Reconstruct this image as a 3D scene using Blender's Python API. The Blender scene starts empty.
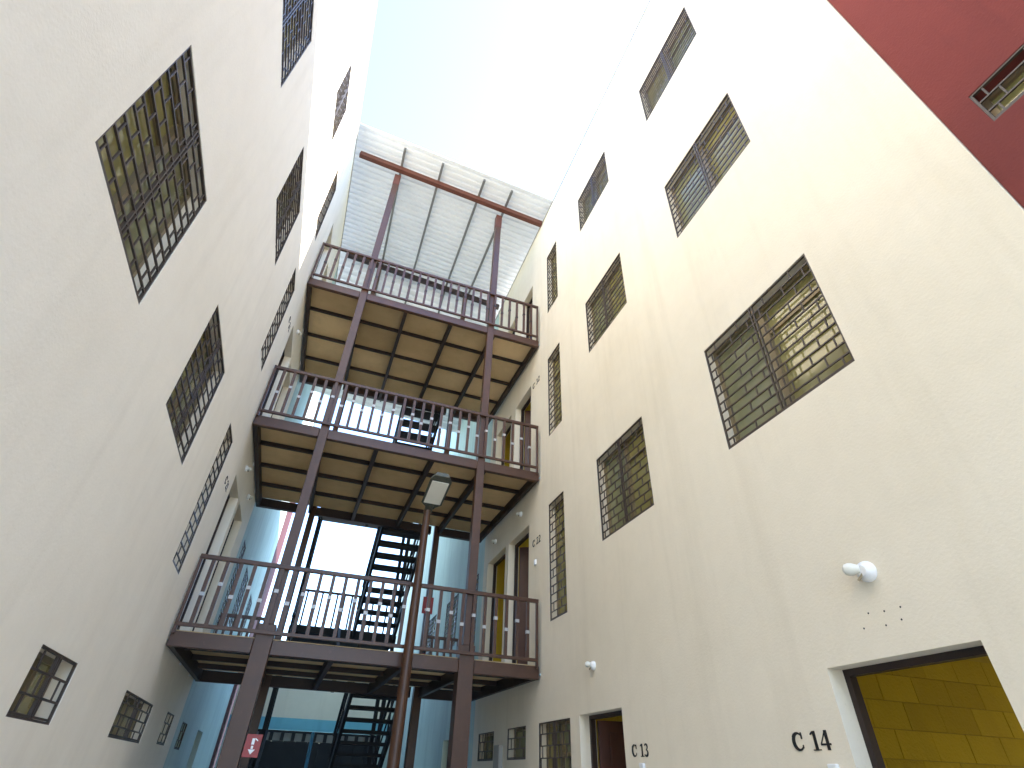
import bpy, bmesh, math, random
from mathutils import Vector, Matrix
random.seed(7)
SC = bpy.context.scene
COL = SC.collection
R = math.radians

# ------------------------------------------------------------------ camera
PITCH, YAW, ROLL, FPX = R(37.050), R(18.559), R(2.1335), 521.7
cp, sp, cy, sy = math.cos(PITCH), math.sin(PITCH), math.cos(YAW), math.sin(YAW)
F = Vector((sy*cp, cy*cp, sp)); X0 = Vector((cy, -sy, 0)); U0 = X0.cross(F)
XA = math.cos(ROLL)*X0 + math.sin(ROLL)*U0; UA = -math.sin(ROLL)*X0 + math.cos(ROLL)*U0
cam = bpy.data.cameras.new('camera'); camo = bpy.data.objects.new('camera', cam); COL.objects.link(camo)
cam.sensor_width = 36; cam.lens = FPX/1024*36; cam.clip_start = .05; cam.clip_end = 3000
m = Matrix((XA, UA, -F)).transposed().to_4x4(); m.translation = (0, 0, 1.6)
camo.matrix_world = m
SC.camera = camo
SC.render.resolution_x = 1024; SC.render.resolution_y = 768

# ------------------------------------------------------------------ world, sun, exposure
SUN = Vector((.70, .03, .70)).normalized()
W = bpy.data.worlds.new('World'); SC.world = W; W.use_nodes = True
nt = W.node_tree; nt.nodes.clear()
sky = nt.nodes.new('ShaderNodeTexSky'); sky.sky_type = 'NISHITA'; sky.sun_disc = False
sky.sun_elevation = math.asin(SUN.z); sky.sun_rotation = math.atan2(SUN.x, SUN.y)
sky.air_density = 1.0; sky.dust_density = .3; sky.ozone_density = 4.5
bg = nt.nodes.new('ShaderNodeBackground'); bg.inputs[1].default_value = .15
out = nt.nodes.new('ShaderNodeOutputWorld')
nt.links.new(sky.outputs[0], bg.inputs[0]); nt.links.new(bg.outputs[0], out.inputs[0])
sl = bpy.data.lights.new('sun', 'SUN'); sl.energy = 2.3; sl.angle = R(.53); sl.color = (1, .93, .81)
so = bpy.data.objects.new('sun', sl); COL.objects.link(so); so.location = (20, 0, 30)
so.rotation_euler = SUN.to_track_quat('Z', 'Y').to_euler()
SC.view_settings.view_transform = 'Standard'; SC.view_settings.look = 'None'
SC.view_settings.exposure = 3.06; SC.view_settings.gamma = 1
SC.render.engine = 'CYCLES'
SC.cycles.max_bounces = 8; SC.cycles.diffuse_bounces = 5; SC.cycles.transparent_max_bounces = 12

# ------------------------------------------------------------------ materials
def newmat(name):
    mt = bpy.data.materials.new(name); mt.use_nodes = True
    n = mt.node_tree; b = n.nodes['Principled BSDF']
    return mt, n, b
def noise(n, scale, detail=4, vec=None, rough=.55):
    t = n.nodes.new('ShaderNodeTexNoise'); t.inputs['Scale'].default_value = scale
    t.inputs['Detail'].default_value = detail; t.inputs['Roughness'].default_value = rough
    if vec: n.links.new(vec, t.inputs['Vector'])
    return t.outputs['Fac']
def ramp(n, fac, stops):
    r = n.nodes.new('ShaderNodeValToRGB'); e = r.color_ramp.elements
    for i, (p, c) in enumerate(stops):
        if i > 1: e.new(p)
        e[i].position = p; e[i].color = (*c, 1) if len(c) == 3 else c
    n.links.new(fac, r.inputs[0]); return r.outputs[0]
def mixc(n, fac, a, b, mode='MIX'):
    x = n.nodes.new('ShaderNodeMix'); x.data_type = 'RGBA'; x.blend_type = mode
    for s, v in ((0, fac), (6, a), (7, b)):
        if hasattr(v, 'is_output'): n.links.new(v, x.inputs[s])
        else: x.inputs[s].default_value = v if s == 0 else (*v, 1)
    return x.outputs[2]
def mapping(n, scale, coord='Object'):
    tc = n.nodes.new('ShaderNodeTexCoord'); mp = n.nodes.new('ShaderNodeMapping')
    mp.inputs['Scale'].default_value = scale
    if coord == 'World':
        g = n.nodes.new('ShaderNodeNewGeometry'); n.links.new(g.outputs['Position'], mp.inputs[0])
    else: n.links.new(tc.outputs[coord], mp.inputs[0])
    return mp.outputs[0]
def stucco(name, c, dirt, amount=.35, streak=.3, bump=.25, rough=.9):
    mt, n, b = newmat(name)
    v = mapping(n, (1, 1, 1), 'World'); vs = mapping(n, (2.2, 2.2, .16), 'World')
    big = ramp(n, noise(n, .55, 6, v), [(.42, (0, 0, 0)), (.75, (1, 1, 1))])
    st = ramp(n, noise(n, 1.6, 5, vs, .65), [(.5, (0, 0, 0)), (.8, (1, 1, 1))])
    fine = ramp(n, noise(n, 5, 6, v, .7), [(.35, (.97, .97, .97)), (.7, (1.01, 1.01, 1.01))])
    f1 = n.nodes.new('ShaderNodeMath'); f1.operation = 'MULTIPLY'; f1.inputs[1].default_value = amount; n.links.new(big, f1.inputs[0])
    f2 = n.nodes.new('ShaderNodeMath'); f2.operation = 'MULTIPLY'; f2.inputs[1].default_value = streak; n.links.new(st, f2.inputs[0])
    a = mixc(n, f1.outputs[0], c, dirt); a = mixc(n, f2.outputs[0], a, tuple(x*.8 for x in dirt))
    a = mixc(n, 1.0, a, fine, 'MULTIPLY')
    # hairline cracks and small specks of wear
    sp_ = ramp(n, noise(n, 38, 3, v), [(.70, (0, 0, 0)), (.74, (1, 1, 1))])
    f3 = n.nodes.new('ShaderNodeMath'); f3.operation = 'MULTIPLY'; f3.inputs[1].default_value = .12; n.links.new(sp_, f3.inputs[0])
    a = mixc(n, f3.outputs[0], a, tuple(x*.55 for x in dirt))
    n.links.new(a, b.inputs['Base Color']); b.inputs['Roughness'].default_value = rough
    b.inputs['Specular IOR Level'].default_value = .25
    bp = n.nodes.new('ShaderNodeBump'); bp.inputs['Strength'].default_value = bump; bp.inputs['Distance'].default_value = .012
    add = n.nodes.new('ShaderNodeMath'); add.operation = 'ADD'
    n.links.new(noise(n, 3.5, 4, v), add.inputs[0]); n.links.new(noise(n, 55, 5, v), add.inputs[1])
    n.links.new(add.outputs[0], bp.inputs['Height']); n.links.new(bp.outputs[0], b.inputs['Normal'])
    return mt
def paint(name, c, rough=.5, metallic=0, var=.25, scale=6, wear=None):
    mt, n, b = newmat(name); v = mapping(n, (1, 1, 1), 'World')
    a = mixc(n, noise(n, scale, 5, v), tuple(x*(1-var) for x in c), tuple(min(1, x*(1+var)) for x in c))
    if wear:
        w = ramp(n, noise(n, 9, 6, v, .7), [(.60, (0, 0, 0)), (.68, (1, 1, 1))])
        a = mixc(n, w, a, wear)
    n.links.new(a, b.inputs['Base Color']); b.inputs['Roughness'].default_value = rough; b.inputs['Metallic'].default_value = metallic
    return mt
def vary(mt, amt):
    n = mt.node_tree; b = n.nodes['Principled BSDF']; l = b.inputs['Base Color'].links[0]; src = l.from_socket
    oi = n.nodes.new('ShaderNodeObjectInfo')
    c = ramp(n, oi.outputs['Random'], [(0, (1-amt, 1-amt*1.05, 1-amt*1.2)), (1, (1+amt*.4, 1+amt*.4, 1+amt*.4))])
    n.links.new(mixc(n, 1.0, src, c, 'MULTIPLY'), b.inputs['Base Color']); return mt
M = {}
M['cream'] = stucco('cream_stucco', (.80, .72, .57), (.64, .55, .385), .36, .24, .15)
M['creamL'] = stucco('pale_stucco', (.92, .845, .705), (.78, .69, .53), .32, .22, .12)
M['pale'] = stucco('cyan_cast_stucco', (.54, .66, .61), (.36, .48, .45), .55, .6)  # cyan cast of shade and sky put into the far walls' colour
M['teal'] = stucco('teal_stucco', (.20, .50, .58), (.14, .37, .45), .5, .5)
M['red'] = stucco('red_stucco', (.195, .043, .034), (.12, .031, .027), .7, .4)
M['maroon'] = stucco('maroon_stucco', (.075, .015, .017), (.05, .012, .012), .6, .4)
M['ochre'] = paint('ochre_wall_paint', (.52, .37, .02), .8, 0, .22, 1.5)
M['mortar'] = paint('ochre_joint', (.43, .30, .018), .9, 0, .2, 8)
M['inner'] = paint('inner_wall_paint', (.46, .38, .17), .8, 0, .15, 2)
M['slab'] = paint('concrete_slab', (.35, .33, .29), .9, 0, .2, 3)
M['steel'] = paint('maroon_brown_steel_paint', (.066, .027, .012), .42, 0, .3, 5, (.085, .036, .024))
M['steel2'] = paint('dark_brown_steel_paint', (.024, .012, .009), .5, 0, .3, 5)
M['rust'] = paint('red_oxide_steel', (.105, .032, .019), .6, 0, .35, 9, (.055, .022, .016))
M['black'] = paint('black_stair_steel', (.006, .006, .007), .7, 0, .3, 6)
M['grille'] = paint('grille_bar_paint', (.060, .042, .030), .5, 0, .3, 12)
M['alu'] = paint('bronze_aluminium', (.26, .205, .12), .4, .35, .15, 6)
M['wood'] = paint('brown_door_panel', (.075, .028, .02), .45, 0, .3, 4)
M['yellow'] = paint('yellow_door_paint', (.55, .40, .04), .5, 0, .15, 3)
M['panel'] = stucco('fibre_cement_board', (.80, .60, .34), (.52, .37, .20), .95, .3, .08, .85)
M['collar'] = paint('pale_collar', (.42, .41, .39), .4, .2, .1, 8)
M['white'] = paint('white_plastic', (.80, .79, .76), .35, 0, .05, 8)
M['conduit'] = paint('pale_conduit', (.50, .62, .62), .45, 0, .12, 8)
M['lampbody'] = paint('grey_green_lamp_casting', (.075, .08, .06), .5, .2, .2, 9)
M['purlin'] = paint('galvanised_purlin', (.20, .20, .195), .5, .3, .2, 8)
M['diffuser'] = paint('lamp_diffuser', (.74, .72, .62), .3, 0, .06, 7)
M['signred'] = paint('red_sign_sheet', (.28, .016, .016), .4, 0, .15, 8)
M['ink'] = paint('black_lettering', (.012, .012, .012), .55, 0, .2, 10)
M['ground'] = stucco('concrete_paving', (.63, .60, .53), (.46, .43, .38), .6, .1, .4)
M['bluepole'] = paint('blue_pole_paint', (.05, .22, .36), .4, 0, .2, 6)
def sheet_mat():
    mt, n, b = newmat('galvanised_roof_sheet'); v = mapping(n, (1, 1, 1), 'World')
    a = mixc(n, noise(n, 2.5, 6, v), (.72, .72, .70), (.80, .80, .78))
    n.links.new(a, b.inputs['Base Color']); b.inputs['Roughness'].default_value = .45; b.inputs['Metallic'].default_value = .1
    tr = n.nodes.new('ShaderNodeBsdfTranslucent'); tr.inputs[0].default_value = (.85, .88, .88, 1)
    mx = n.nodes.new('ShaderNodeMixShader'); mx.inputs[0].default_value = .16
    n.links.new(b.outputs[0], mx.inputs[1]); n.links.new(tr.outputs[0], mx.inputs[2])
    n.links.new(mx.outputs[0], n.nodes['Material Output'].inputs[0]); return mt
M['sheet'] = sheet_mat()
def glass_mat(name, c, trans=.36):
    mt, n, b = newmat(name); v = mapping(n, (1, 1, 1), 'World')
    a = mixc(n, noise(n, 1.8, 4, v), tuple(x*.7 for x in c), tuple(x*1.2 for x in c))
    n.links.new(a, b.inputs['Base Color']); b.inputs['Roughness'].default_value = .05; b.inputs['IOR'].default_value = 2.0
    bp = n.nodes.new('ShaderNodeBump'); bp.inputs['Strength'].default_value = .05; bp.inputs['Distance'].default_value = .05
    n.links.new(noise(n, 2.2, 2, v), bp.inputs['Height']); n.links.new(bp.outputs[0], b.inputs['Normal'])
    tr = n.nodes.new('ShaderNodeBsdfTransparent'); tr.inputs[0].default_value = (.75, .76, .60, 1)
    mx = n.nodes.new('ShaderNodeMixShader'); mx.inputs[0].default_value = trans
    n.links.new(b.outputs[0], mx.inputs[1]); n.links.new(tr.outputs[0], mx.inputs[2])
    n.links.new(mx.outputs[0], n.nodes['Material Output'].inputs[0]); return mt
M['glass'] = glass_mat('olive_window_glass', (.42, .375, .15))
M['glass2'] = glass_mat('grey_green_window_glass', (.35, .35, .20), .34)
M['curtain'] = paint('white_curtain', (.72, .71, .66), .9, 0, .08, 5)

vary(M['panel'], .22)
M['block'] = vary(stucco('ochre_block_face', (.60, .42, .02), (.42, .29, .02), .6, .25, .5), .14)
# ------------------------------------------------------------------ helpers
class MB:
    def __init__(s): s.v = []; s.f = []
    def quad(s, *p):
        i = len(s.v); s.v += [tuple(q) for q in p]; s.f.append(tuple(range(i, i+len(p))))
    def box(s, x0, x1, y0, y1, z0, z1):
        x0, x1 = sorted((x0, x1)); y0, y1 = sorted((y0, y1)); z0, z1 = sorted((z0, z1))
        i = len(s.v)
        s.v += [(x0, y0, z0), (x1, y0, z0), (x1, y1, z0), (x0, y1, z0), (x0, y0, z1), (x1, y0, z1), (x1, y1, z1), (x0, y1, z1)]
        for f in ((0, 3, 2, 1), (4, 5, 6, 7), (0, 1, 5, 4), (1, 2, 6, 5), (2, 3, 7, 6), (3, 0, 4, 7)): s.f.append(tuple(i+k for k in f))
        return s
    def bar(s, a, b, w, h, up=(0, 0, 1)):
        a, b = Vector(a), Vector(b); d = (b-a).normalized(); up = Vector(up)
        if abs(d.dot(up)) > .98: up = Vector((0, 1, 0))
        r = d.cross(up).normalized(); u = r.cross(d); i = len(s.v)
        for p in (a, b):
            for q, t in ((-1, -1), (1, -1), (1, 1), (-1, 1)): s.v.append(tuple(p+r*q*w/2+u*t*h/2))
        for f in ((0, 1, 2, 3), (7, 6, 5, 4), (0, 4, 5, 1), (1, 5, 6, 2), (2, 6, 7, 3), (3, 7, 4, 0)): s.f.append(tuple(i+k for k in f))
        return s
    def lathe(s, prof, c=(0, 0, 0), axis='Z', n=16):
        i0 = len(s.v)
        for r, h in prof:
            for k in range(n):
                t = 2*math.pi*k/n; a, b = r*math.cos(t), r*math.sin(t)
                p = {'Z': (a, b, h), 'X': (h, a, b), 'Y': (a, h, b)}[axis]
                s.v.append(tuple(Vector(p)+Vector(c)))
        for j in range(len(prof)-1):
            for k in range(n):
                k2 = (k+1) % n
                s.f.append((i0+j*n+k, i0+j*n+k2, i0+(j+1)*n+k2, i0+(j+1)*n+k))
        s.f.append(tuple(i0+k for k in range(n))); s.f.append(tuple(i0+(len(prof)-1)*n+k for k in range(n)))
        return s
    def mesh(s, name, mat, smooth=False):
        me = bpy.data.meshes.new(name); me.from_pydata(s.v, [], s.f)
        bm = bmesh.new(); bm.from_mesh(me); bmesh.ops.remove_doubles(bm, verts=bm.verts, dist=1e-5)
        bmesh.ops.recalc_face_normals(bm, faces=bm.faces); bm.to_mesh(me); bm.free()
        if smooth:
            for p in me.polygons: p.use_smooth = True
            me.set_sharp_from_angle(angle=R(35))
        me.materials.append(mat if not isinstance(mat, str) else M[mat]); return me
    def build(s, name, mat, parent=None, loc=(0, 0, 0), smooth=False):
        return link(name, s.mesh(name, mat, smooth), parent, loc)
def link(name, me, parent=None, loc=(0, 0, 0), rot=None):
    o = bpy.data.objects.new(name, me); COL.objects.link(o); o.parent = parent; o.location = loc
    if rot: o.rotation_euler = rot
    return o
def box(name, mat, parent, *a): return MB().box(*a).build(name, mat, parent)
def bevel(o, w=.006, seg=2):
    md = o.modifiers.new('bevel', 'BEVEL'); md.width = w; md.segments = seg; md.limit_method = 'ANGLE'; return o
def tag(o, label, cat, group=None):
    o['label'] = label; o['category'] = cat
    if group: o['group'] = group
    return o
def thing(name, label, cat, loc=(0, 0, 0), rz=0, group=None):
    o = link(name, None, None, loc); o.rotation_euler = (0, 0, rz); o.empty_display_size = .3
    return tag(o, label, cat, group)
def structure(o): o['kind'] = 'structure'; return o

# ------------------------------------------------------------------ ground
g = MB(); g.quad((-600, -600, 0), (600, -600, 0), (600, 600, 0), (-600, 600, 0))
structure(g.build('ground', 'ground'))

# ------------------------------------------------------------------ glyphs (serif capitals and digits, 1 unit tall)
def stroke(pts, ws):
    q = MB(); L = []; Rr = []
    for i, p in enumerate(pts):
        a = Vector(pts[max(i-1, 0)]); b = Vector(pts[min(i+1, len(pts)-1)]); d = (b-a).normalized(); nrm = Vector((-d.y, d.x))
        L.append(Vector(p)+nrm*ws[i]/2); Rr.append(Vector(p)-nrm*ws[i]/2)
    return [(L[i], L[i+1], Rr[i+1], Rr[i]) for i in range(len(pts)-1)]
def arc(cx, cy_, rx, ry, a0, a1, n, w0, w1):
    P = [(cx+rx*math.cos(R(a0+(a1-a0)*k/n)), cy_+ry*math.sin(R(a0+(a1-a0)*k/n))) for k in range(n+1)]
    Wd = [w0+(w1-w0)*math.sin(math.pi*k/n) for k in range(n+1)]
    return stroke(P, Wd)
def rect(x0, x1, y0, y1): return [(Vector((x0, y0)), Vector((x1, y0)), Vector((x1, y1)), Vector((x0, y1)))]
GL = {
 'C': (.72, arc(.38, .5, .30, .44, 40, 320, 18, .05, .20)+rect(.585, .66, .62, .97)+rect(.60, .645, .13, .32)),
 '1': (.50, rect(.20, .37, .0, 1)+stroke([(.04, .82), (.24, .96)], [.07, .10])+rect(.06, .52, 0, .06)),
 '2': (.62, arc(.28, .72, .21, .23, 165, -35, 12, .06, .15)+stroke([(.46, .60), (.10, .08)], [.13, .10])+rect(.05, .54, .0, .13)),
 '3': (.60, arc(.27, .74, .19, .21, 160, -80, 12, .05, .15)+arc(.27, .27, .22, .24, 85, -160, 12, .05, .17)),
 '4': (.64, stroke([(.42, .97), (.06, .33)], [.06, .06])+rect(.03, .62, .24, .34)+rect(.36, .52, 0, 1)),
 ' ': (.34, []),
}
def number(bld, s, text, y, z, h, stretch):
    """raised number: first character starts at wall coordinate y, baseline z"""
    x = 0
    for ch in text:
        w, polys = GL[ch]; q = MB()
        for k, poly in enumerate(polys):
            t = .003+.0004*(k % 7)
            fr = [(-s*t, y-s*(x+p.x)*h*stretch, z+p.y*h) for p in poly]
            bk = [(0, p[1], p[2]) for p in fr]
            q.quad(*fr)
            for i in range(4): q.quad(fr[i], fr[(i+1) % 4], bk[(i+1) % 4], bk[i])
        if polys: q.build('door_letter' if ch == 'C' else 'door_digit', 'ink', bld)
        x += w+.04

# ------------------------------------------------------------------ walls with openings
TH = .20
def wall_mesh(s, y0, y1, z0, z1, ops, th=TH):
    ys = sorted({y0, y1, *[v for o in ops for v in o[:2] if y0 < v < y1]}); zs = sorted({z0, z1, *[v for o in ops for v in o[2:4] if z0 < v < z1]})
    def hole(i, j):
        if i < 0 or j < 0 or i >= len(ys)-1 or j >= len(zs)-1: return None
        a, b = (ys[i]+ys[i+1])/2, (zs[j]+zs[j+1])/2
        return any(o[0] < a < o[1] and o[2] < b < o[3] for o in ops)
    q = MB()
    for i in range(len(ys)-1):
        for j in range(len(zs)-1):
            if hole(i, j): continue
            a, b, c, d = ys[i], ys[i+1], zs[j], zs[j+1]
            for x in (0, s*th): q.quad((x, a, c), (x, b, c), (x, b, d), (x, a, d))
            for (di, dj), (p, r) in (((-1, 0), ((a, c), (a, d))), ((1, 0), ((b, c), (b, d))), ((0, -1), ((a, c), (b, c))), ((0, 1), ((a, d), (b, d)))):
                if hole(i+di, j+dj) is not False:
                    q.quad((0, *p), (s*th, *p), (s*th, *r), (0, *r))
    return q
CACHE = {}
def cached(key, fn):
    if key not in CACHE: CACHE[key] = fn()
    return CACHE[key]
def window(bld, s, y0, y1, z0, z1, sp=.092, glass='glass', two=True, label=None, tilt=None):
    w, h = round(y1-y0, 3), round(z1-z0, 3); loc = (0, y0, z0)
    def frame():
        q = MB(); d0, d1, t = s*.105, s*.15, .035
        q.box(d0, d1, .002, t, .002, h-.002).box(d0, d1, w-t, w-.002, .002, h-.002).box(d0, d1, t, w-t, .002, t).box(d0, d1, t, w-t, h-t, h-.002)
        if two: q.box(d0-s*.012, d1-s*.004, w/2-.03, w/2+.03, t, h-t)
        if h > .9: q.box(d0+s*.004, d1-s*.004, t, w/2-.03 if two else w-t, h*.72, h*.72+.028)
        return q.mesh('window', 'alu')
    o = link('window', cached(('fr', s, w, h, two), frame), bld, loc)
    halves = [(.035, w/2-.03), (w/2+.03, w-.035)] if two else [(.035, w-.035)]
    for k, (a, b) in enumerate(halves):
        gl = glass if k == 0 else ('glass2' if glass == 'glass' else 'glass')
        pm = cached(('pn', s, w, h, k, two, gl), lambda: MB().box(0, s*.006, a-(a+b)/2, b-(a+b)/2, .035-h/2, h/2-.035).mesh('window_pane', gl))
        link('window_pane', pm, o, (s*.128, (a+b)/2, h/2), (0, R(random.uniform(-.4, .4)), R(random.uniform(-.4, .4))))
    def gframe():
        q = MB(); t = .014; a, b = s*.004, s*.022
        q.box(a, b, .001, t, .001, h-.001).box(a, b, w-t, w-.001, .001, h-.001).box(a, b, t, w-t, .001, t).box(a, b, t, w-t, h-t, h-.001)
        if two and h < 1.4: q.box(a, b, w/2-.022, w/2-.010, t, h-t).box(a, b, w/2+.010, w/2+.022, t, h-t)
        return q.mesh('grille_frame', 'grille')
    link('grille_frame', cached(('gf', s, w, h, two), gframe), o)
    n = max(2, round(h/sp)); st = h/n
    for i in range(n):
        def bar():
            q = MB(); t = .0115; a, b = s*.006, s*.006+s*.012
            zb_ = 0 if i else .023
            q.box(a, b, .0145, w-.0145, zb_-t/2, zb_+t/2)
            par = i % 2; nn = 2 if w > .8 else 1
            for c0, c1 in ([(0, w/2), (w/2, w)] if w > .8 else [(0, w)]):
                for fr_ in (((.30, .78) if par else (.12, .46, .88)) if nn == 2 else ((.34, .80) if par else (.16, .58))):
                    u = c0+(c1-c0)*fr_
                    q.box(a+s*.001, b-s*.001, u-.005, u+.005, zb_+t/2-.001, st-t/2 if i < n-1 else st-.018)
            return q.mesh('grille_bar', 'grille')
        link('grille_bar', cached(('gb', s, w, round(st, 4), 2 if 0 < i < n-1 else (0 if i == 0 else 3), i % 2), bar), o, (0, 0, i*st))
    if label: o['label'] = label
    return o
def curtain(win, s, a, b, z0, z1, seed):
    q = MB(); n = 26; rnd = random.Random(seed); ph = rnd.uniform(0, 6)
    P = [(s*(.195+.016*math.sin(ph+k*1.25)+.008*math.sin(k*.55)), a+(b-a)*k/n) for k in range(n+1)]
    for k in range(n): q.quad((P[k][0], P[k][1], z0), (P[k+1][0], P[k+1][1], z0), (P[k+1][0], P[k+1][1], z1), (P[k][0], P[k][1], z1))
    o = q.build('curtain', 'curtain', win, smooth=True)
    md = o.modifiers.new('thickness', 'SOLIDIFY'); md.thickness = .003
def door(bld, s, y0, y1, z0, z1, far_hinge=None, angle=78, mat='wood'):
    """steel frame set back in the opening, leaf swung into the room from the far jamb"""
    d0, d1, t = s*.12, s*.175, .038
    q = MB().box(d0, d1, y0+.001, y0+t, z0+.001, z1-.001).box(d0, d1, y1-t, y1-.001, z0+.001, z1-.001).box(d0, d1, y0+t, y1-t, z1-t, z1-.001)
    q.build('door_frame', 'steel2', bld)
    if far_hinge is None: return
    w = y1-y0-2*t-.01; h = z1-z0-t-.015
    lf = MB().box(-.02, .02, -w, 0, 0, h)
    for zz in (.15, .15+h*.5): lf.box(-.027, .027, -w+.12, -.12, zz, zz+h*.38)
    o = lf.build('door', mat, bld, (s*.20, y1-t-.005, z0+.01)); o.rotation_euler = (0, 0, s*R(angle)); bevel(o, .004, 1)
    MB().lathe([(.011, -.07), (.011, .07)], (0, -w+.06, h*.48), 'X', 10).box(.062, .076, -w+.05, -w+.17, h*.48-.01, h*.48+.01).box(-.076, -.062, -w+.05, -w+.17, h*.48-.01, h*.48+.01).build('handle', 'collar', o)
    return o

# ------------------------------------------------------------------ the two apartment blocks
def shell(bld, s, ya, yb, top, levels, parts):
    q = MB()
    for z0, z1 in levels: box('floor_slab', 'slab', bld, s*(TH+.002), s*5.0, ya, yb, z0, z1)
    box('roof_slab', 'slab', bld, s*(TH+.002), s*5.0, ya, yb, top-.45, top-.3)
    bops = [(y, y+1.3, z+1.0, z+2.1) for z in (0, 2.84, 5.74, 8.68) for y in (-2.5, 1.4, 4.2, 6.9, 9.2, 12.3)]  # unseen rear openings, added to let light into the rooms
    wall_mesh(s, ya, yb, 0, top, bops).build('back_wall', 'inner', bld, (s*5.002, 0, 0))
    box('end_wall', 'cream', bld, s*(TH+.002), s*5.0, ya-.21, ya-.01, 0, top)
    box('end_wall', 'cream', bld, s*(TH+.002), s*5.0, yb+.01, yb+.21, 0, top)
    for y, z0, z1 in parts: box('interior_wall', 'ochre', bld, s*(TH+.004), s*4.99, y, y+.1, z0+.004, z1-.004)
    cp_ = MB().box(-s*.015, s*(TH+.03), ya-.2, yb+.2, top+.001, top+.03); cp_.build('coping', 'slab', bld)

# right block: wall face is local x = 0, rooms towards +x
RT = 12.25
Rb = thing('apartment_building', 'cream four storey block on the right, with red strip and doors C 13, C 14', 'building', (3.0, 0, 0))
RW = [  # y0 y1 z0 z1 spacing glass two
 (1.77, 3.06, 3.89, 5.00, .092, 'glass', True), (4.23, 5.36, 3.87, 4.96, .100, 'glass', True), (6.39, 6.95, 3.30, 4.98, .115, 'glass', False),
 (1.77, 3.03, 6.72, 7.78, .088, 'glass', True), (4.19, 5.33, 6.77, 7.83, .092, 'glass', True), (6.36, 6.90, 6.18, 7.86, .105, 'glass', False),
 (1.80, 3.05, 9.53, 10.53, .075, 'glass2', True), (4.20, 5.31, 9.70, 10.68, .085, 'glass', True), (6.36, 6.87, 9.03, 10.72, .100, 'glass', False),
 (6.41, 7.36, .95, 2.17, .125, 'glass2', True), (7.81, 8.56, 1.80, 2.17, .125, 'glass2', False), (9.18, 10.0, 1.80, 2.17, .125, 'glass2', False)]
RD = [(1.80, 2.72, .02, 2.19), (5.23, 6.17, .02, 2.18), (7.77, 8.78, 2.86, 4.97), (8.95, 10.03, 2.86, 4.99), (7.74, 8.62, 5.76, 7.84), (8.90, 9.85, 5.76, 7.86), (7.70, 8.40, 8.70, 10.70), (8.85, 9.7, 8.70, 10.72)]
ops = [w[:4] for w in RW]+RD
YR0, YRm, YR1, YRr = -6.0, .65, 10.30, 21.6  # unseen far length added so the right block shades the alley end
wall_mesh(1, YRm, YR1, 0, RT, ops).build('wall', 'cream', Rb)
rw = (-.62, .485, 4.69, 4.99)
wall_mesh(1, YR0, -1.404, 0, RT, []).build('wall', 'cream', Rb)
rmesh = wall_mesh(1, -1.4, YRm-.004, 0, RT, [rw]); o = rmesh.build('wall', 'red', Rb, (.022, 0, 0)); o['label'] = 'dark red painted wall strip'
fw = [(12.2, 13.35, 3.87, 4.98), (14.45, 15.75, 3.87, 5.0), (10.62, 11.12, 3.3, 4.98), (12.2, 13.3, 6.75, 7.8)]
fd = [(11.55, 12.45, .02, 2.16)]
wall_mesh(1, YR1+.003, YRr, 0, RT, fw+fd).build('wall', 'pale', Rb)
CUR = {0: [(.08, .62)], 1: [(.42, .60)], 3: [(.55, .66)], 4: [(.30, .42)], 6: [(.62, .80)], 7: [(.1, .5)]}
for k, a in enumerate(RW):
    wn = window(Rb, 1, *a[:4], sp=a[4], glass=a[5], two=a[6])
    for c0, c1 in CUR.get(k, []): curtain(wn, 1, c0*(a[1]-a[0]), c1*(a[1]-a[0]), .04, a[3]-a[2]-.05, k)
for a in fw: window(Rb, 1, *a, sp=.10)
o = window(Rb, 1, *rw, sp=.10, glass='glass2'); o['label'] = 'small high window in the red wall'; o.location.x = .022
FL = [(2.70, 2.84), (5.58, 5.74), (8.52, 8.68)]
shell(Rb, 1, YR0+.2, YRr-.2, RT, FL, [(.60, 0, 2.7), (6.30, 0, 2.7), (8.82, 2.84, 5.58), (10.12, 2.84, 5.58), (8.76, 5.74, 8.52), (10.12, 5.74, 8.52), (8.76, 8.68, 11.8), (3.5, 2.84, 5.58), (3.5, 5.74, 8.52), (3.5, 8.68, 11.8), (.60, 2.84, 5.58)])
doors_leaf = {1: 80, 2: 62, 4: 62, 6: 60}
for k, d in enumerate(RD): door(Rb, 1, *d, far_hinge=True if k in doors_leaf else None, angle=doors_leaf.get(k, 0))
door(Rb, 1, *fd[0], far_hinge=True, angle=70, mat='yellow')
# ochre block wall seen through the open C 14 doorway: backing and single blocks
YB = 3.70
box('block_wall_backing', 'mortar', Rb, TH+.004, 4.2, YB+.012, YB+.15, .004, 2.69)
bmcache = []
for k in range(3):
    q = MB().box(0, .3945, -.0, .014, 0, .1945); me = q.mesh('block', 'block'); bmcache.append(me)
for r in range(13):
    x = TH+.006-(.2 if r % 2 else 0)
    while x < 4.15:
        if x < TH: xx, wd = TH+.006, None
        if x >= TH:
            o = link('block', bmcache[0], Rb, (x, YB-random.uniform(0, .0035), .01+r*.2))
        else:
            o = link('block', bmcache[0], Rb, (TH+.006, YB-random.uniform(0, .0035), .01+r*.2)); o.scale.x = (x+.3945-TH-.006)/.3945
        x += .4
number(Rb, 1, 'C 14', 3.135, 1.785, .098, 1.30)
number(Rb, 1, 'C 13', 5.10, 1.785, .094, 1.30)
number(Rb, 1, 'C 22', 7.60, 4.52, .11, 1.25)
number(Rb, 1, 'C 32', 7.64, 7.66, .12, 1.25)
for y, z in ((2.32, 2.42), (2.22, 2.41), (2.12, 2.41), (2.38, 2.35), (2.24, 2.34), (2.14, 2.35)):
    MB().lathe([(.0055, -.0015), (.004, 0)], (0, y, z), 'X', 8).build('screw_hole', 'ink', Rb)
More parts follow.
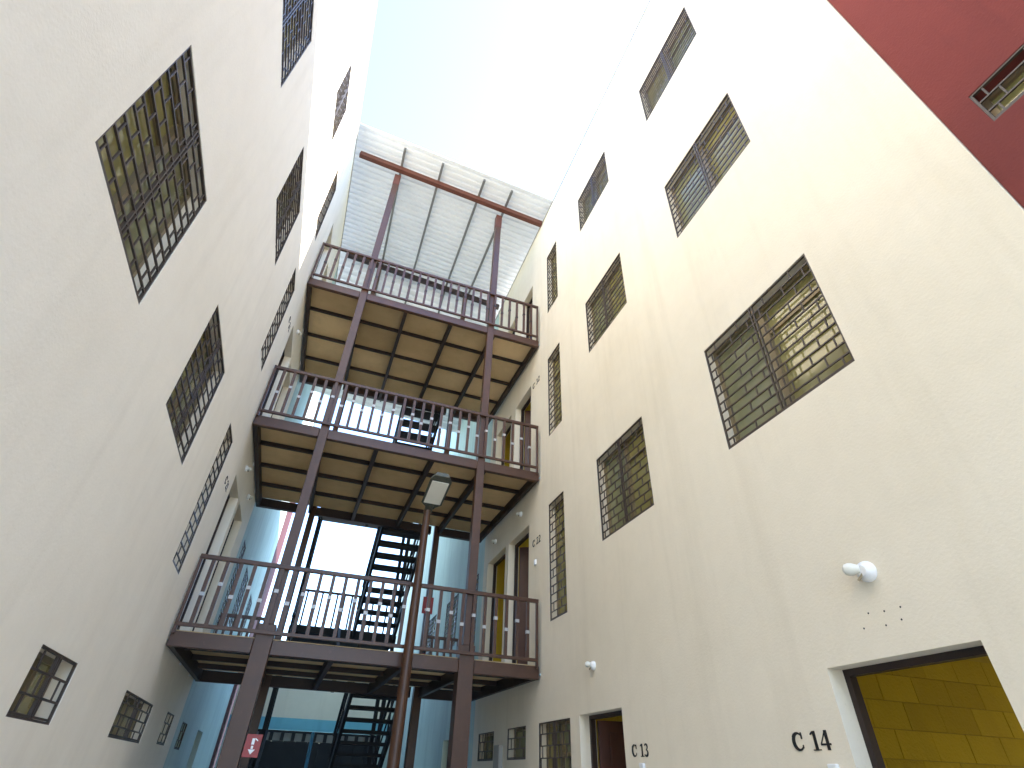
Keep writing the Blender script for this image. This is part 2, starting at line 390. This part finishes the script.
for y, z in ((2.86, 1.68), (4.93, 1.70), (7.46, 4.25)):
    bevel(MB().box(-.028, 0, y-.032, y+.032, z-.04, z+.04).build('switch_box', 'white', Rb), .006)
box('meter_box', 'slab', Rb, -.06, 0, 8.74, 8.98, 1.62, 1.98)

# left block: slightly splayed, rooms towards -x
LT = 12.27
Lb = thing('apartment_building', 'pale cream four storey block on the left, its top storey in full sun', 'building', (-1.3377, 0, 0), .019543)
LW = [(1.75, 2.82, 3.76, 4.81, .095, 'glass', True), (3.93, 4.99, 3.76, 4.83, .095, 'glass', True), (6.05, 6.56, 3.22, 4.86, .11, 'glass', False),
 (1.75, 2.83, 6.58, 7.66, .092, 'glass2', True), (4.02, 5.03, 6.52, 7.63, .092, 'glass', True), (6.03, 6.56, 5.98, 7.62, .11, 'glass', False),
 (1.75, 2.83, 9.40, 10.46, .092, 'glass2', True), (4.20, 5.02, 9.42, 10.46, .092, 'glass2', True), (6.08, 6.60, 8.88, 10.42, .11, 'glass', False),
 (3.97, 4.72, 1.78, 2.13, .115, 'glass2', True), (6.36, 7.90, 1.78, 2.14, .09, 'glass2', True), (9.02, 9.70, 1.81, 2.16, .12, 'glass2', False)]
LD = [(7.53, 8.40, 2.86, 4.87), (8.60, 9.52, 2.86, 4.92), (7.50, 8.45, 5.76, 7.70), (8.62, 9.50, 5.76, 7.72), (7.55, 8.32, 8.70, 10.64), (8.62, 9.4, 8.7, 10.64)]
YLm = 10.30
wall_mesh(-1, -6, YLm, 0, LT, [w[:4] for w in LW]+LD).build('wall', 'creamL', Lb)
lfw = [(10.62, 11.18, 3.30, 5.0), (12.35, 13.4, 3.87, 5.0), (15.0, 16.1, 3.87, 5.1)]
lfd = [(10.75, 11.4, 1.80, 2.15), (13.2, 14.2, .02, 2.16)]
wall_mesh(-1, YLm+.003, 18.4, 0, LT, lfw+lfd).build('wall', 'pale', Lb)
o = wall_mesh(-1, 18.404, 21.8, 0, LT, []).build('wall', 'maroon', Lb, (-.022, 0, 0)); o['label'] = 'dark red painted wall strip'
CUL = {0: [(.06, .24)], 1: [(.55, .8)], 4: [(.1, .4)]}
for k, a in enumerate(LW):
    wn = window(Lb, -1, *a[:4], sp=a[4], glass=a[5], two=a[6])
    for c0, c1 in CUL.get(k, []): curtain(wn, -1, c0*(a[1]-a[0]), c1*(a[1]-a[0]), .04, a[3]-a[2]-.05, k+20)
for a in lfw: window(Lb, -1, *a, sp=.10)
window(Lb, -1, *lfd[0], sp=.12, glass='glass2', two=False); door(Lb, -1, *lfd[1], far_hinge=True, angle=60)
shell(Lb, -1, -5.8, 21.5, LT, FL, [(8.45, 2.84, 5.58), (9.6, 2.84, 5.58), (8.5, 5.74, 8.52), (9.6, 5.74, 8.52), (8.45, 8.68, 11.8), (3.4, 2.84, 5.58), (5.6, 2.84, 5.58), (3.4, 5.74, 8.52), (3.4, 8.68, 11.8), (5.5, .02, 2.7), (8.4, .02, 2.7)])
for k, d in enumerate(LD): door(Lb, -1, *d, far_hinge=True if k in (0, 2, 4) else None, angle=66)
number(Lb, -1, 'C 21', 6.98, 4.50, .11, 1.25)
number(Lb, -1, 'C 31', 6.98, 7.36, .11, 1.25)

# ------------------------------------------------------------------ wall lamps (bulkhead fittings on both walls)
def lamp_part(root, s):
    MB().lathe([(.058, 0), (.060, -s*.012), (.052, -s*.034), (.030, -s*.052)], (0, 0, 0), 'X', 20).build('lamp_base', 'white', root, smooth=True)
    hd = MB().lathe([(.022, 0), (.028, .02), (.036, .04), (.036, .06), (.030, .078), (.014, .088)], (0, 0, 0), 'Y', 18).build('lamp_head', 'diffuser', root, (-s*.045, .01, .014), True)
    hd.rotation_euler = (R(6), 0, s*R(30))
    MB().bar((-s*.04, 0, -.012), (-s*.062, .03, -.05), .018, .012).build('lamp_bracket', 'alu', root)
LAMPS = [('R', 2.23, 2.63, 'white wall spotlight above the row of screw holes beside doorway C 14'), ('R', 5.75, 2.61, 'small white wall spotlight above doorway C 13'),
 ('R', 8.15, 5.30, 'white wall lamp above the brown door by number C 22'), ('R', 9.55, 5.28, 'white wall lamp above the far yellow doorway on the right of the lowest walkway'),
 ('L', 8.05, 5.22, 'white wall lamp above the nearer left door of the lowest walkway'), ('L', 9.15, 5.22, 'white wall lamp above the farther left door of the lowest walkway'),
 ('L', 8.05, 8.02, 'white wall lamp above the left door of the middle walkway')]
for side, y, z, lab in LAMPS:
    s = 1 if side == 'R' else -1
    loc = (3.0, y, z) if s == 1 else (-1.3377-.019543*y, y, z)
    lamp_part(thing('wall_lamp', lab, 'lamp', loc, 0 if s == 1 else .0195, 'white lamps fixed to the walls'), s)
for o in bpy.data.objects:
    if o.name.startswith('wall_lamp') and o.location.z != LAMPS[0][2] and abs(o.location.y-2.23) > .1: o.scale = (.78, .78, .78)

# ------------------------------------------------------------------ steel posts
PX = (-.50, 1.965)
def post(x, y, z1, w, wlow, label, rust_top=None):
    o = thing('steel_post', label, 'post', (x, y, 0), 0, 'brown steel posts carrying the walkways')
    bevel(MB().box(-wlow/2, wlow/2, -.004, wlow-.004, .012, 2.97).build('lower_shaft', 'steel', o), .006)
    bevel(MB().box(-w/2, w/2, 0, w, 2.972, z1).build('upper_shaft', 'steel', o), .005)
    MB().box(-wlow/2-.06, wlow/2+.06, -.06, wlow+.06, 0, .012).build('base_plate', 'steel2', o)
    if rust_top: bevel(MB().box(-w/2-.006, w/2+.006, -.006, w+.006, rust_top, z1-.002).build('top_bracket', 'rust', o), .004)
    return o
def canz(x, y): return 12.35+(3-x)*.09+(y-6.53)*.075      # underside of the roof sheets
YF = 7.215
def dy(x): return (x+1.478)*.0153
post(PX[0], YF+dy(PX[0]), canz(PX[0], 7.2)-.20, .125, .20, 'left front brown steel post carrying the red sign', 12.15)
post(PX[1], YF+dy(PX[1]), canz(PX[1], 7.2)-.20, .125, .20, 'right front brown steel post near the cream wall', 11.85)
post(PX[0], 10.30, canz(PX[0], 10.3)-.21, .11, .14, 'left rear dark steel post beside the stair flights')
post(PX[1], 10.30, canz(PX[1], 10.3)-.21, .11, .14, 'right rear dark steel post with the small red extinguisher sign')

# ------------------------------------------------------------------ walkways
GX = [0, .975, 1.79, 2.67, 3.53, 4.455]          # girder lines (local x)
JY = [.06, .80, 1.58, 2.36, 3.12]               # joist lines (local y)
def railing(deck, name, xs0, xs1, y, zb, zt, step, collar, posts=True):
    """rails with their balusters; children of the walkway"""
    q = MB().box(xs0, xs1, y-.025, y+.025, zt-.05, zt).box(xs0, xs1, y-.018, y+.018, zb-.005, zb+.035)
    for xe in (xs0, xs1-.036): q.box(xe, xe+.036, y-.018, y+.018, zb-.085, zt-.01)
    rl = bevel(q.build(name, 'steel', deck), .004, 1)
    n = round((xs1-xs0)/step); st = (xs1-xs0)/n
    bm = cached(('bal', round(zt-zb, 3)), lambda: MB().box(-.021, .021, -.015, .015, .033, zt-zb-.049).mesh('baluster', 'steel'))
    em = cached(('balend', round(zt-zb, 3)), lambda: MB().box(-.02, .02, -.019, .019, -.085, zt-zb-.04).mesh('baluster', 'steel'))
    def cm():
        q = MB().box(-.025, .025, -.020, .020, -.020, .020); return q.mesh('baluster_collar', 'steel2' if collar == 'dark' else 'collar')
    cme = cached(('col', collar), cm)
    for k in range(n+1):
        x = xs0+k*st; end = k in (0, n)
        if end: continue
        link('baluster', bm, rl, (x, y, zb))
        if not end and collar: link('baluster_collar', cme, rl, (x, y, zb+(zt-zb)*(.44 if k % 2 else .60)))
    return rl
DECKS = [(2.65, 3.65, 'lowest steel walkway, in front of doors C 22, with the street lamp before it', 'pale'),
         (5.54, 6.58, 'middle steel walkway bridging the two blocks below the top one', 'pale'),
         (8.49, 9.57, 'topmost steel walkway, directly under the corrugated roof', 'dark')]
for z, zt, lab, colr in DECKS:
    d = thing('steel_walkway', lab, 'walkway', (-1.478, 7.188, z), .0153, 'steel walkways between the blocks')
    H = .155
    pxl = [p+1.478 for p in PX]
    # front beam in three lengths between the posts; rear beam
    segs = [(0.012, pxl[0]-.066), (pxl[0]+.066, pxl[1]-.066), (pxl[1]+.066, 4.46)]
    if z < 3: segs = [(0.012, pxl[0]-.104), (pxl[0]+.104, pxl[1]-.104), (pxl[1]+.104, 4.46)]
    for a, b in segs: bevel(MB().box(a, b, .036, .11, 0, H).build('front_beam', 'steel', d), .004, 1)
    segs2 = [(0.012, pxl[0]-.075), (pxl[0]+.075, pxl[1]-.075), (pxl[1]+.075, 4.46)]
    for a, b in segs2: MB().box(a, b, 3.10, 3.19, 0, H).build('rear_beam', 'steel2', d)
    for k, x in enumerate(GX):
        hw = .03; x0 = max(x-hw, .014); x1 = min(x+hw, 4.458)
        if k in (0, 5): x0, x1 = (.014, .075) if k == 0 else (4.398, 4.458)
        MB().box(x0, x1, .112, 3.098, .004, H-.004).build('girder', 'steel2', d)
    for j, y in enumerate(JY[1:4]):
        for k in range(5): MB().box(GX[k]+(.077 if k == 0 else .031), GX[k+1]-(.06 if k == 4 else .031), y-.02, y+.02, .085, H-.006).build('joist', 'steel2', d)
    ye = [.112]+[y for y in JY[1:4]]+[3.098]
    for k in range(5):
        for j in range(4):
            xa, xb = GX[k]+(.02 if k == 0 else 0), GX[k+1]-(.0 if k < 4 else .02)
            MB().box(xa+.004, xb-.004, ye[j]+.003, ye[j+1]-.003, H+.002+random.uniform(0, .003), H+.022).build('floor_panel', 'panel', d)
    railing(d, 'railing', .02, 4.43, 0.0, .205, zt-z, .158, colr)
    a = railing(d, 'rear_railing', .05, pxl[0]-.08, 3.15, .23, zt-z, .13, None)
    b = railing(d, 'rear_railing', pxl[1]+.08, 4.40, 3.15, .23, zt-z, .13, None)
    for x in (-.025, 4.487):
        MB().lathe([(.014, 0), (.014, 3.1)], (x-.012*(1 if x > 1 else -1), .02, .06), 'Y', 10).build('conduit', 'conduit', d, smooth=True)
    for y in (1.4, 2.5): bevel(MB().box(-.012, .010, y-.04, y+.04, -.01, .045).build('conduit_box', 'white', d), .004, 1)

# ------------------------------------------------------------------ stairs (dog-leg flights behind the walkways)
def flight(x0, x1, ya, za, yb, zb, label, rail_sides, n=8):
    """open steel flight from (ya,za) up to (yb,zb)"""
    t = thing('stair_flight', label, 'stairs', ((x0+x1)/2, ya, za), 0, 'open steel stair flights')
    w = (x1-x0)/2; dyy = (yb-ya); dz = zb-za
    for sx in (-1, 1):
        MB().bar((sx*w, -.0, -.09), (sx*w, dyy, dz-.09), .05, .20).build('stringer', 'black', t)
    tm = MB().box(-w+.03, w-.03, -.14, .14, -.05, 0).mesh('tread', 'black')
    for k in range(n):
        f = (k+.5)/n; link('tread', tm, t, (0, dyy*f, dz*(k+1)/(n+1)))
    for sx in rail_sides:
        hr = MB().bar((sx*w, 0, .92), (sx*w, dyy, dz+.92), .045, .045).build('handrail', 'black', t)
        MB().bar((sx*w, 0, .5), (sx*w, dyy, dz+.5), .025, .025).build('mid_rail', 'black', t)
        for f in (.06, .5, .94): MB().bar((sx*w, dyy*f, dz*f-.02), (sx*w, dyy*f, dz*f+.90), .032, .032).build('rail_post', 'black', t)
Z = [0.0, 2.83, 5.72, 8.67]
NM = ['ground', 'lowest', 'middle', 'topmost']
for k in range(3):
    mid = Z[k]+1.25
    flight(-.36, .56, 10.55 if k == 0 else 10.46, Z[k], 12.80, mid, f'black steel flight rising away from the {NM[k]} '+('floor' if k == 0 else 'walkway')+', left of its twin', (-1,), 7)
    flight(.88, 1.74, 12.80, mid, 10.46, Z[k+1], f'black open stair flight rising towards the {NM[k+1]} walkway', (-1, 1), 9)
    L = thing('stair_landing', f'dark steel half landing between {NM[k]} '+('floor' if k == 0 else 'walkway')+f' and {NM[k+1]} walkway', 'landing', (.67, 13.38, mid), 0, 'steel half landings')
    MB().box(-1.14, 1.14, -.56, .56, -.17, -.03).build('landing_frame', 'black', L); MB().box(-1.12, 1.12, -.54, .54, -.028, 0).build('landing_plate', 'steel2', L)
    if k: railing(L, 'railing', -1.13, 1.13, .54, .12, 1.0, .17, 'pale')
    for sx in (-1.09, 1.09):
        for yy in (-.5, .5):
            zl = 0.0 if k == 0 else -(mid-(Z[k-1]+1.25))
            MB().box(sx-.04, sx+.04, yy-.04, yy+.04, (-mid if k == 0 else zl+.002), -.172).build('leg', 'black', L)

# ------------------------------------------------------------------ corrugated roof over the walkways
Cn = thing('corrugated_canopy', 'pale corrugated sheet roof on rusty beam over the topmost walkway', 'canopy', (.75, 8.5, 12.5))
OX, OY, OZ = .75, 8.5, 12.5
def cz2(x, y): return canz(x, y) if y <= 10.45 else canz(x, 10.45)-(y-10.45)*.60
PITCHR = .16
def sheet(y0, y1, lift):
    q = MB(); prof = []; y = y0; n = round((y1-y0)/PITCHR)
    for k in range(n):
        b = y0+k*PITCHR
        for t, h in ((0, 0), (.045, 0), (.058, .055), (.114, .055), (.130, 0)): prof.append((b+t, h))
    prof.append((y0+n*PITCHR, 0))
    for i in range(len(prof)-1):
        (a, ha), (b, hb) = prof[i], prof[i+1]
        p = lambda x, yy, hh: (x-OX, yy-OY, cz2(x, yy)+hh+lift-OZ)
        q.quad(p(-2.3, a, ha), p(3.3, a, ha), p(3.3, b, hb), p(-2.3, b, hb))
        q.quad(p(-2.3, a, ha+.0015), p(3.3, a, ha+.0015), p(3.3, b, hb+.0015), p(-2.3, b, hb+.0015))
    return q.build('roof_sheet', 'sheet', Cn)
yy = 6.50; k = 0
while yy < 14.0:
    n = 6; sheet(yy, yy+PITCHR*n, 0); yy += PITCHR*n+.001; k += 1
for x in (-.47, .40, 1.38, 2.05):
    MB().bar((x-OX, 6.62-OY, canz(x, 6.62)-.036-OZ), (x-OX, 10.44-OY, canz(x, 10.44)-.036-OZ), .05, .06).build('purlin', 'purlin', Cn)
    MB().bar((x-OX, 10.46-OY, cz2(x, 10.46)-.036-OZ), (x-OX, 13.9-OY, cz2(x, 13.9)-.036-OZ), .05, .06).build('purlin', 'purlin', Cn)
for y, mt, hh in ((7.12, 'rust', .13), (10.36, 'steel2', .13)):
    MB().bar((-1.40-OX, y-OY, canz(-1.40, y)-.136-OZ), (2.985-OX, y-OY, canz(2.985, y)-.136-OZ), .10, hh).build('roof_beam', mt, Cn)
MB().bar((-2.3-OX, 6.485-OY, canz(-2.3, 6.49)+.012-OZ), (3.3-OX, 6.485-OY, canz(3.3, 6.49)+.012-OZ), .02, .05).build('edge_flashing', 'sheet', Cn)

# ------------------------------------------------------------------ street lamp in front of the lowest walkway
SL = thing('street_lamp', 'brown pole lamp with flat pale panel in front of the lowest walkway', 'street lamp', (1.165, 7.04, 0))
MB().lathe([(.072, .012), (.068, 2.0), (.05, 4.52), (.05, 4.6)], (0, 0, 0), 'Z', 18).build('pole', 'steel', SL, smooth=True)
MB().lathe([(.13, 0), (.13, .012)], (0, 0, 0), 'Z', 18).build('base_plate', 'steel2', SL)
hd = MB(); # head leans up towards the yard
ring = [(-.07, .02), (-.07, .05), (-.15, .12), (-.155, .60), (-.10, .69), (.10, .69), (.155, .60), (.15, .12), (.07, .05), (.07, .02)]
top_ = [(x*.8, -y, .07) for x, y in ring]; bot = [(x, -y, 0) for x, y in ring]
hd.quad(*bot); hd.quad(*top_)
for i in range(len(ring)): j = (i+1) % len(ring); hd.quad(bot[i], bot[j], top_[j], top_[i])
h = bevel(hd.build('lamp_head', 'lampbody', SL, (.02, .0, 4.62)), .008); h.rotation_euler = (R(-19), 0, R(2))
bevel(MB().box(-.118, .118, -.58, -.14, -.012, -.0005).build('diffuser', 'diffuser', h), .004)
MB().lathe([(.058, -.1), (.058, .10)], (0, 0, 0), 'Y', 14).build('spigot', 'lampbody', h, (0, 0, .035), True)

# ------------------------------------------------------------------ red extinguisher signs
def sign(loc, w, h, label, arrow):
    t = thing('fire_sign', label, 'sign', loc, .0153, 'red extinguisher signs')
    bevel(MB().box(-w/2, w/2, -.004, 0, 0, h).build('plate', 'signred', t), .001, 1)
    q = MB(); f = -.0062; b = -.0042
    def poly(pts):
        a = [(x*w, f, z*h) for x, z in pts]; c = [(x*w, b, z*h) for x, z in pts]; q.quad(*a)
        for i in range(len(a)): j = (i+1) % len(a); q.quad(a[i], a[j], c[j], c[i])
    if arrow:
        poly([(-.22, .34), (.22, .34), (0, .12)]); poly([(-.07, .36), (.07, .36), (.07, .5), (-.07, .5)])
        poly([(-.10, .55), (.08, .55), (.08, .82), (-.10, .82)]); poly([(.10, .78), (.28, .70), (.28, .75), (.10, .84)])
    else:
        poly([(-.05, .35), (.12, .35), (.12, .78), (-.05, .78)]); poly([(-.03, .80), (.20, .86), (.20, .90), (-.03, .86)]); poly([(-.25, .18), (.0, .18), (.0, .30), (-.25, .30)])
    q.build('pictogram', 'white', t)
sign((-.31, 7.19, 1.69), .155, .20, 'red sign with white down arrow on the left front post', True)
sign((1.945, 10.275, 3.99), .20, .30, 'small red sign on the right rear post above the lowest walkway', False)
MB().box(-.03, .03, 0, .02, 0, .05)
# its fire extinguisher stands on the walkway below
fe = thing('fire_extinguisher', 'red fire extinguisher standing on the lowest walkway by the rear post', 'extinguisher', (1.945, 10.12, 2.83))
MB().lathe([(.06, 0), (.066, .02), (.066, .36), (.05, .42), (.022, .45), (.022, .47)], (0, 0, 0), 'Z', 18).build('cylinder', 'signred', fe, smooth=True)
MB().box(-.012, .012, -.08, .05, .472, .492).box(-.012, .012, -.07, .03, .505, .520).build('valve_lever', 'black', fe)
MB().lathe([(.067, .14), (.0675, .14), (.0675, .27), (.067, .27)], (0, 0, 0), 'Z', 18).build('label_band', 'white', fe, smooth=True)

# ------------------------------------------------------------------ far end: boundary wall with gate, thin pole
bw = thing('boundary_wall', 'cream wall with teal band over the dark gate at the alley end', 'wall', (.6, 20.0, 0))
MB().box(-2.3, 2.38, 0, .2, 2.86, 4.3).build('upper_wall', 'cream', bw)
MB().box(-2.3, 2.38, -.01, .21, 2.55, 2.858).build('painted_band', 'teal', bw)
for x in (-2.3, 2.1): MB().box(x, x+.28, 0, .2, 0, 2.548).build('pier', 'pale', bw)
gt = thing('steel_gate', 'dark steel gate with a row of small openings below the teal band', 'gate', (.6, 19.9, 0))
for k in range(12): MB().box(-2.0+k*.341, -2.0+k*.341+.336, .0, .03, .06, 2.28).build('gate_board', 'black', gt)
MB().box(-2.01, 2.09, .032, .08, .05, .12).box(-2.01, 2.09, .032, .08, 2.18, 2.26).box(-2.01, 2.09, .0, .06, 2.48, 2.54).build('gate_frame', 'black', gt)
for k in range(14): MB().box(-2.0+k*.31, -2.0+k*.31+.10, .005, .05, 2.285, 2.478).build('gate_bar', 'black', gt)
MB().box(-2.01, 2.09, .085, .10, .02, 2.26).build('gate_light_block', 'black', gt)  # backing added to stop light leaking between the boards
MB().box(-2.01, 2.09, .085, .10, 2.27, 2.50).build('gate_light_block', 'slab', gt)  # grey backing added in place of the dim light through the openings
pole = thing('thin_pole', 'thin blue pole standing in front of the dark gate', 'pole', (.55, 14.6, 0))
MB().lathe([(.035, 0), (.035, 2.24)], (0, 0, 0), 'Z', 12).build('shaft', 'bluepole', pole, smooth=True)
MB().lathe([(.035, 2.241), (.038, 2.25), (.02, 2.29)], (0, 0, 0), 'Z', 12).build('cap', 'bluepole', pole, smooth=True)
